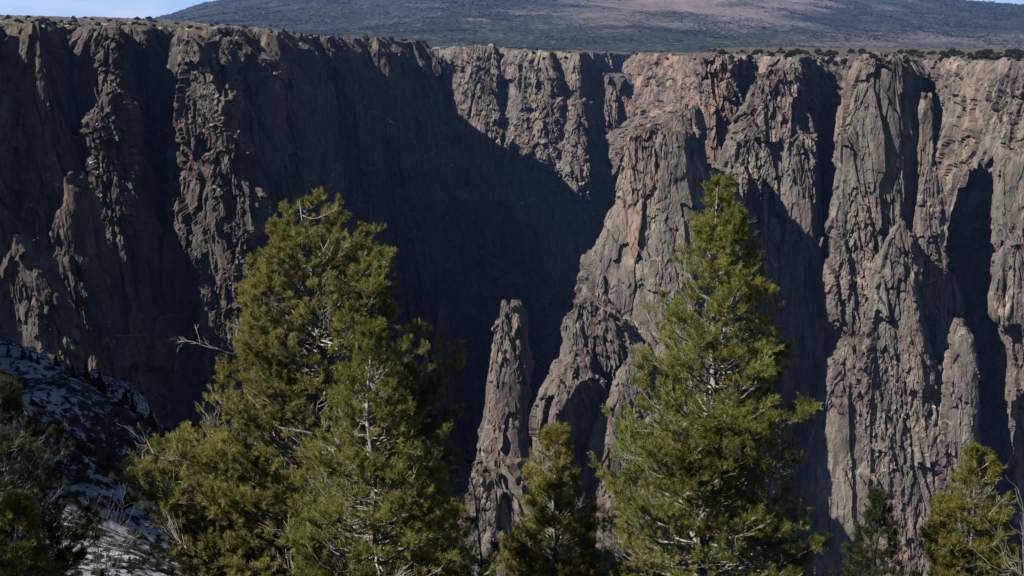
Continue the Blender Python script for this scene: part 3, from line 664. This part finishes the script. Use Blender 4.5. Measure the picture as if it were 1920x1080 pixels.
    tb = np.concatenate(tb); td = np.concatenate(td); tl = np.concatenate(tl)
    cl_ = vnoise(tb * 1.1, seed) * .38 + vnoise(tb * 3.1, seed + 1) * .55
    k_ = (cl_ > keep + rng.normal(0, .12, len(tb))) | (tb[:, 2] > ztop - hgt * top_keep)
    tb, td, tl, cl_ = tb[k_], td[k_], tl[k_], cl_[k_]
    K = 20
    nv, nf = needles(rng, tb, td, tl, K, nl, nw)
    fo = mesh_obj('foliage', nv - off, nf, fol, root)
    tint = np.clip(.5 + .35 * vnoise(tb * .8, seed + 5) + rng.normal(0, .22, len(tb)), 0, 1)
    a = fo.data.attributes.new('tint', 'FLOAT', 'POINT'); a.data.foreach_set('value', np.repeat(tint, K * 4).astype(np.float32))
    return root, len(tb)

TA, _ = conifer('pinyon_pine', 'broad irregular yellow-green pinyon pine with bare grey twigs sticking out at left', 'tree', 22,
  [(372, 540, 600), (392, 525, 650), (425, 510, 705), (465, 500, 745), (500, 440, 755), (545, 415, 775), (600, 398, 800), (650, 395, 860), (720, 420, 885), (770, 310, 870), (830, 270, 865), (880, 225, 860), (930, 225, 860), (1000, 290, 860), (1080, 390, 860), (1200, 450, 850)],
  [(372, 560), (430, 572), (480, 580), (560, 590), (700, 610), (1200, 640)], F_PINE, BK_PALE, seed=6, prim=330, dens=.9, slope=(.45, .9), keep=-.12, top_keep=.2, side=.25, trunk_r=.15, nl=.07, nw=.010)
conifer('douglas_fir', 'bushy green fir with pale trunk low down, in front of the broad pinyon pine', 'tree', 17,
  [(618, 684, 700), (660, 662, 722), (720, 630, 760), (800, 590, 800), (880, 560, 840), (960, 530, 895), (1040, 500, 940), (1150, 480, 960)],
  [(618, 692), (720, 690), (860, 698), (960, 702), (1080, 706), (1200, 708)], F_FIR, BK_PALE, seed=9, prim=200, dens=.9, keep=-.10, trunk_r=.12)
conifer('douglas_fir', 'tallest green fir with pointed top, standing right of centre', 'tree', 18,
  [(343, 1346, 1354), (380, 1330, 1372), (440, 1296, 1404), (500, 1262, 1440), (560, 1236, 1452), (620, 1206, 1462), (680, 1160, 1500), (720, 1150, 1520), (800, 1130, 1530), (900, 1110, 1545), (1000, 1100, 1570), (1100, 1090, 1590)],
  [(343, 1350), (450, 1345), (600, 1338), (800, 1330), (860, 1328), (1000, 1318), (1200, 1310)], F_FIR, BK_PALE, seed=16, prim=250, dens=.85, keep=-.15, side=.0, top_keep=.02, trunk_r=.14)
conifer('douglas_fir', 'narrow yellowing fir with thin pale trunk between the two big firs', 'tree', 19,
  [(808, 1032, 1048), (850, 1012, 1075), (900, 985, 1092), (960, 958, 1120), (1040, 940, 1140), (1150, 930, 1160)],
  [(808, 1040), (900, 1042), (1000, 1038), (1200, 1036)], F_BROWN, BK_PALE, seed=21, prim=130, dens=1.1, keep=-.24, top_keep=.1, trunk_r=.07)
conifer('douglas_fir', 'small yellow-green fir at the right edge below the dark gully', 'tree', 18,
  [(852, 1832, 1842), (880, 1815, 1866), (920, 1788, 1878), (960, 1755, 1888), (1000, 1735, 1900), (1080, 1710, 1925), (1150, 1700, 1940)],
  [(852, 1836), (960, 1822), (1080, 1812), (1200, 1808)], F_BROWN, BK_PALE, seed=25, prim=130, dens=1.1, keep=-.24, top_keep=.1, trunk_r=.07)
conifer('douglas_fir', 'small dark fir with a slim pointed top at the foot of the great tower', 'tree', 24,
  [(920, 1645, 1652), (960, 1628, 1668), (1010, 1600, 1690), (1060, 1580, 1700), (1150, 1560, 1720)],
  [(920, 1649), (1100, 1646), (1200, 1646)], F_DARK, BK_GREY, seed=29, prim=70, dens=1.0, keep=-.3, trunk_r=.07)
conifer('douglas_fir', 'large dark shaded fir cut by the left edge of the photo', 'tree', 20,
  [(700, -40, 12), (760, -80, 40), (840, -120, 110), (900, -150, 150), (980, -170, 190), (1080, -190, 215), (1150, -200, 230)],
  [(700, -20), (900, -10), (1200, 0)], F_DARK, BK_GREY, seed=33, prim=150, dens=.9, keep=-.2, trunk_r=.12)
conifer('douglas_fir', 'little brighter green fir in front of the large dark fir at lower left', 'tree', 14,
  [(935, 36, 46), (970, 20, 62), (1020, 0, 88), (1080, -20, 110), (1150, -40, 130)],
  [(935, 40), (1200, 42)], F_FIR, BK_PALE, seed=37, prim=60, dens=1.0, keep=-.2, trunk_r=.05)
conifer('pinyon_pine', 'sparse grey-green bush with many bare twigs right of the bushy fir', 'shrub', 24,
  [(850, 866, 880), (890, 858, 910), (940, 862, 935), (1000, 862, 950), (1080, 860, 960), (1150, 860, 960)],
  [(850, 874), (1000, 900), (1200, 905)], F_DARK, BK_PALE, seed=41, prim=70, dens=1.1, keep=.12, trunk_r=.06)
conifer('pinyon_pine', 'added pine, unseen left of the frame, put in to shade the dark fir', 'tree', 13,
  [(250, -560, -520), (400, -700, -420), (700, -820, -300), (1000, -860, -260), (1200, -880, -250)],
  [(250, -540), (1200, -540)], F_DARK, BK_GREY, seed=45, prim=110, dens=.7, keep=-.4, trunk_r=.14)  # unseen tree added only for the shade it casts on the dark fir

# dead grey limbs sticking out of the broad pinyon
def dead_limbs(root, paths, Y, seed):
    rng = np.random.default_rng(seed); off = np.array(root.location)
    for pts_ in paths:
        c = np.array([P(a_, b_, Y + d_) for a_, b_, d_ in pts_]).reshape(-1, 3)
        t = np.linspace(0, len(c) - 1, 14); pl = np.stack([np.interp(t, np.arange(len(c)), c[:, k]) for k in range(3)], -1)[None]
        pl = pl + rng.normal(0, .012, pl.shape)
        br = Parts(); br.add(*tubes(pl, [.016], [.005], 5))
        n_ = 12; tt = rng.uniform(.3, 1, n_); b2, d2 = at_path(pl, np.zeros(n_, int), tt)
        p2 = grow(rng, b2, unit(d2 + rng.normal(0, .6, (n_, 3))), rng.uniform(.12, .5, n_), 6, .15); br.add(*tubes(p2, np.full(n_, .007), np.full(n_, .003), 4))
        i3 = np.repeat(np.arange(n_), 3); b3, d3 = at_path(p2, i3, rng.uniform(.3, 1, len(i3)))
        p3 = grow(rng, b3, unit(d3 + rng.normal(0, .6, (len(i3), 3))), rng.uniform(.06, .2, len(i3)), 4, .1); br.add(*tubes(p3, np.full(len(i3), .004), np.full(len(i3), .0025), 3))
        v, f = br.get(); mesh_obj('dead_branch', v - off, f, BK_PALE, root)
dead_limbs(TA, [[(520, 700, 0), (455, 668, -.5), (400, 655, -.8), (335, 632, -.9)], [(480, 930, 0), (380, 905, -.8), (300, 905, -1), (246, 872, -1.1)], [(480, 960, 0), (390, 935, -.8), (310, 975, -1), (245, 990, -1.1)],
                [(520, 860, 0), (460, 850, -.9), (410, 805, -1), (400, 785, -1.1)], [(560, 1000, 0), (480, 990, -.9), (420, 1010, -1.1), (390, 1045, -1.1)], [(470, 900, 0), (360, 870, -.9), (290, 850, -1), (262, 820, -1)]], 22, 3)
# bare bush at the lower right corner
def bare_shrub(label, Y, bx, by, x0, x1, y0, y1, M, seed, extra=(), mat=None):
    rng = np.random.default_rng(seed)
    base = P(bx, by, Y)
    tip = P(rng.uniform(x0, x1, M), rng.uniform(y0, y1, M), Y + rng.normal(0, .35, M))
    for k, e in enumerate(extra): tip[k] = P(e[0], e[1], Y)
    t = np.linspace(0, 1, 12)[None, :, None]; pl = base + (tip[:, None] - base) * t
    pl[:, :, 2:3] += .30 * np.sin(t * np.pi) * rng.uniform(.2, 1, (M, 1, 1)); pl += rng.normal(0, .05, (M, 1, 3)) * np.sin(t * 6)
    br = Parts(); br.add(*tubes(pl, np.full(M, .010), np.full(M, .003), 5))
    idx = np.repeat(np.arange(M), 8); tt = rng.uniform(.35, 1, len(idx)); b2, d2 = at_path(pl, idx, tt)
    p2 = grow(rng, b2, unit(d2 + rng.normal(0, .6, (len(idx), 3))), rng.uniform(.1, .4, len(idx)), 6, .25)
    br.add(*tubes(p2, np.full(len(idx), .0045), np.full(len(idx), .002), 4))
    v, f = br.get(); o = mesh_obj('bare_shrub', v - base, f, mat or BK_PALE); o.location = base.tolist()
    tag(o, label, 'shrub')
bare_shrub('leafless shrub with thin curved pale stems in the lower right corner', 12., 1930, 1140, 1850, 1990, 990, 1085, 6, 77, ((1900, 918), (1862, 985), (1850, 1062)), BK_GREY)
bare_shrub('leafless grey shrub between the dark fir and the snowy slope at lower left', 26., 190, 1120, 110, 290, 880, 1010, 16, 78, (), BK_GREY)
bare_shrub('small leafless grey bush right of the bushy fir, at the spire foot', 25., 905, 1130, 850, 950, 900, 1060, 22, 79, (), BK_GREY)

# ------------------------------------------------------------------ small far trees and bushes
F_WOOD = foliage_mat('woodland_foliage', (.014, .028, .024), (.026, .045, .038), (.05, .068, .052), wamt=.05)
F_BUSH = foliage_mat('juniper_foliage', (.028, .036, .018), (.05, .06, .03), (.085, .09, .045), wamt=.2)
def small_fir(seed, name):
    rng = np.random.default_rng(seed); M = 260
    h = rng.uniform(.04, 1, M) ** .8; z = 1 - h; r = .26 * h * rng.uniform(.5, 1.1, M); ph = rng.uniform(0, 6.283, M)
    b = np.stack([np.cos(ph) * r * .2, np.sin(ph) * r * .2, z + .05], -1); d = np.stack([np.cos(ph) * r, np.sin(ph) * r, -r * .35 + rng.normal(0, .03, M)], -1)
    s_ = unit(np.cross(d, rng.normal(0, 1, (M, 3)))) * .045
    v = np.stack([b - s_, b + s_, b + d + s_ * .5, b + d - s_ * .5], 1).reshape(-1, 3)
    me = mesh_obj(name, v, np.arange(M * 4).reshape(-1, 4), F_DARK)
    return me
def small_bush(seed, name):
    rng = np.random.default_rng(seed); M = 220
    c = unit(rng.normal(0, 1, (M, 3))) * rng.uniform(.25, .55, (M, 1)) * (1 + .35 * vnoise(unit(rng.normal(0, 1, (M, 3))) * 2, seed)[:, None]); c[:, 2] = np.abs(c[:, 2]) * 1.1 + .02
    a = unit(rng.normal(0, 1, (M, 3))) * .13; b = unit(np.cross(a, rng.normal(0, 1, (M, 3)))) * .10
    v = np.stack([c - a - b, c + a - b, c + a + b, c - a + b], 1).reshape(-1, 3)
    return mesh_obj(name, v, np.arange(M * 4).reshape(-1, 4), F_BUSH)
def leaf_clumps(name, centres, size, mat, K, rng, flat=.7):
    M = len(centres); sz = size[:, None, None]
    c = unit(rng.normal(0, 1, (M, K, 3))) * rng.uniform(.15, .5, (M, K, 1)); c[:, :, 2] = np.abs(c[:, :, 2]) * flat * 1.6
    a_ = unit(rng.normal(0, 1, (M, K, 3))) * .22; b_ = unit(np.cross(a_, rng.normal(0, 1, (M, K, 3)))) * .16
    ce = centres[:, None] + c * sz
    v = np.stack([ce - (a_ + b_) * sz, ce + (a_ - b_) * sz, ce + (a_ + b_) * sz, ce - (a_ - b_) * sz], 2).reshape(-1, 3)
    return tag(mesh_obj(name, v, np.arange(M * K * 4).reshape(-1, 4), mat), kind='stuff')
rng = np.random.default_rng(61)
fl = SLOPE_PTS.reshape(-1, 3); fl = fl[(fl[:, 1] > 62)]
wgt = (vnoise(fl / 9., 71) > -.1) * fl[:, 1] ** 1.0; pick = rng.choice(len(fl), 3000, p=wgt / wgt.sum())
leaf_clumps('brush', fl[pick] + rng.normal(0, .4, (3000, 3)) * np.array([1, 1, 0]), rng.uniform(.3, 1.1, 3000), F_BUSH, 12, rng)
fl2 = SLOPE_PTS.reshape(-1, 3); fl2 = fl2[(fl2[:, 1] > 22) & (fl2[:, 1] < 75)]
pk2 = rng.choice(len(fl2), 2600)
leaf_clumps('brush', fl2[pk2] + rng.normal(0, .3, (2600, 3)) * np.array([1, 1, 0]), rng.uniform(.12, .5, 2600) * np.clip(fl2[pk2, 1] / 35, .6, 2), F_BUSH, 12, rng)
mo = [o for o in bpy.data.objects if o.name.startswith('mesa')][0]
mc = np.empty(len(mo.data.vertices) * 3, np.float32); mo.data.vertices.foreach_get('co', mc); mc = mc.reshape(-1, 3)
ba = np.empty(len(mc), np.float32); mo.data.attributes['bare'].data.foreach_get('value', ba)
cl_ = fbm(mc / 260., 72, 4) + .6 * fbm(mc / 70., 73, 2)
f_ = 960 + FPX * mc[:, 0] / mc[:, 1]; wgt = np.clip(.35 + cl_ * 1.6 - ba * 1.0, .015, 1) * (f_ > -30) * (f_ < 1960) * (mc[:, 1] < 10500)
NW = 36000; pick = rng.choice(len(mc), NW, p=wgt / wgt.sum())
cen = mc[pick] + rng.normal(0, 1, (NW, 3)) * np.array([4, 9, 0]) * (mc[pick, 1:2] / 5000)
leaf_clumps('woodland', cen, rng.uniform(7, 15, NW) * np.clip(mc[pick, 1] / 5500, .5, 1.5), F_WOOD, 4, rng)
bpy.context.view_layer.update()
DG = bpy.context.evaluated_depsgraph_get()
def hit(px, py, far=9000):
    p = Vector(P(px, py, 1.0).tolist()).normalized()
    o = p * 60.0
    ok, loc, nr, i, ob, _ = SC.ray_cast(DG, o, p, distance=far)
    return (loc, nr, ob.name.split('.')[0]) if ok else (None, None, None)
def scatter(make, n_var, spots, label, cat, group, nm, hpx, seed, want=None, minz=None):
    rng = np.random.default_rng(seed); protos = [make(900 + k, nm) for k in range(n_var)]; used = [False] * n_var; cnt = 0
    for px, py in spots:
        loc, nr, on = hit(px, py)
        if loc is None or (want and on not in want): continue
        if minz is not None and nr.z < minz: continue
        h = (hpx[0] + (hpx[1] - hpx[0]) * rng.uniform() ** 2) / FPX * loc.length
        k = int(rng.integers(n_var)); o = protos[k]
        if used[k]: o = o.copy(); COL.objects.link(o)
        used[k] = True; cnt += 1
        o.location = (loc.x, loc.y, loc.z - h * .06); o.rotation_euler = (0, 0, rng.uniform(0, 6.28)); wv_ = rng.uniform(.85, 1.25)
        o.scale = (h * wv_, h * wv_, h); tag(o, label, cat, group)
    for k in range(n_var):
        if not used[k]: bpy.data.objects.remove(protos[k])
    return cnt
rng = np.random.default_rng(5)
sp = []
for x0, y0, x1, y1, k in ((10, 655, 130, 690, 7), (130, 695, 250, 755, 8), (250, 765, 330, 835, 8), (330, 845, 400, 900, 4)):
    for t in rng.uniform(0, 1, k): sp.append((x0 + (x1 - x0) * t, y0 + (y1 - y0) * t + rng.uniform(2, 10)))
sp += [(230, 1050), (248, 1062), (262, 1040), (285, 1058), (300, 1068), (318, 1052), (345, 1045), (372, 1066), (380, 1035), (350, 1070), (60, 760), (110, 800), (170, 830), (215, 880), (240, 950), (290, 900), (330, 960), (150, 930)]
print('firs', scatter(small_fir, 3, sp, 'small dark fir growing on the shaded snowy slope at left', 'tree', 'small firs on the snowy slope', 'small_fir', (14, 50), 1, ('snowy_slope',)))
sp = [(x, y) for x, y in zip(rng.uniform(800, 1345, 700), rng.uniform(84, 112, 700))]
print('bush1', scatter(small_bush, 3, sp[:110], 'dark green juniper on the canyon rim beyond the far canyon', 'bush', 'junipers along the far rim', 'juniper_bush', (5, 9), 2, ('canyon_wall',), .6))
sp = [(x, y) for x, y in zip(rng.uniform(1345, 1920, 420), rng.uniform(98, 122, 420))] + [(x, y) for x, y in zip(rng.uniform(1660, 1700, 30), rng.uniform(104, 120, 30))] + [(x, y) for x, y in zip(rng.uniform(1850, 1920, 60), rng.uniform(100, 116, 60))]
print('bush2', scatter(small_bush, 3, sp[:470], 'dark green juniper on the right-hand canyon rim', 'bush', 'junipers along the right rim', 'juniper_bush', (3, 15), 3, ('canyon_wall', 'rock_buttress'), .6))
sp = [(x, np.interp(x, [0, 290, 500, 780], [42, 44, 58, 74]) + dy) for x, dy in zip(rng.uniform(0, 790, 200), rng.uniform(-9, 6, 200))]
print('bush3', scatter(small_bush, 3, sp, 'low dark bush on the left rim plateau', 'bush', 'bushes on the left plateau', 'juniper_bush', (2, 9), 4, ('canyon_wall',), .5))

rng = np.random.default_rng(8)
sp = [(x, y) for x, y in zip(rng.uniform(0, 1920, 2600), rng.uniform(90, 800, 2600))]
print('bush4', scatter(small_bush, 3, sp, 'small dark shrub rooted on a ledge of the canyon wall', 'bush', 'shrubs on the canyon ledges', 'ledge_shrub', (3, 8), 6, ('canyon_wall', 'rock_buttress'), .62))
# ------------------------------------------------------------------ air
bm_ = [(-9000, -300, -700), (12000, -300, -700), (12000, 22500, -700), (-9000, 22500, -700), (-9000, -300, 1250), (12000, -300, 1250), (12000, 22500, 1250), (-9000, 22500, 1250)]
m, n, l = new_mat('haze_air'); pv = n.new('ShaderNodeVolumePrincipled'); pv.inputs['Color'].default_value = (.26, .46, 1.0, 1); pv.inputs['Density'].default_value = 3.9e-5; pv.inputs['Anisotropy'].default_value = .1
o_ = n.new('ShaderNodeOutputMaterial'); l.new(pv.outputs[0], o_.inputs['Volume'])
tag(mesh_obj('haze', np.array(bm_, float), np.array([[0, 3, 2, 1], [4, 5, 6, 7], [0, 1, 5, 4], [1, 2, 6, 5], [2, 3, 7, 6], [3, 0, 4, 7]]), m), kind='stuff')
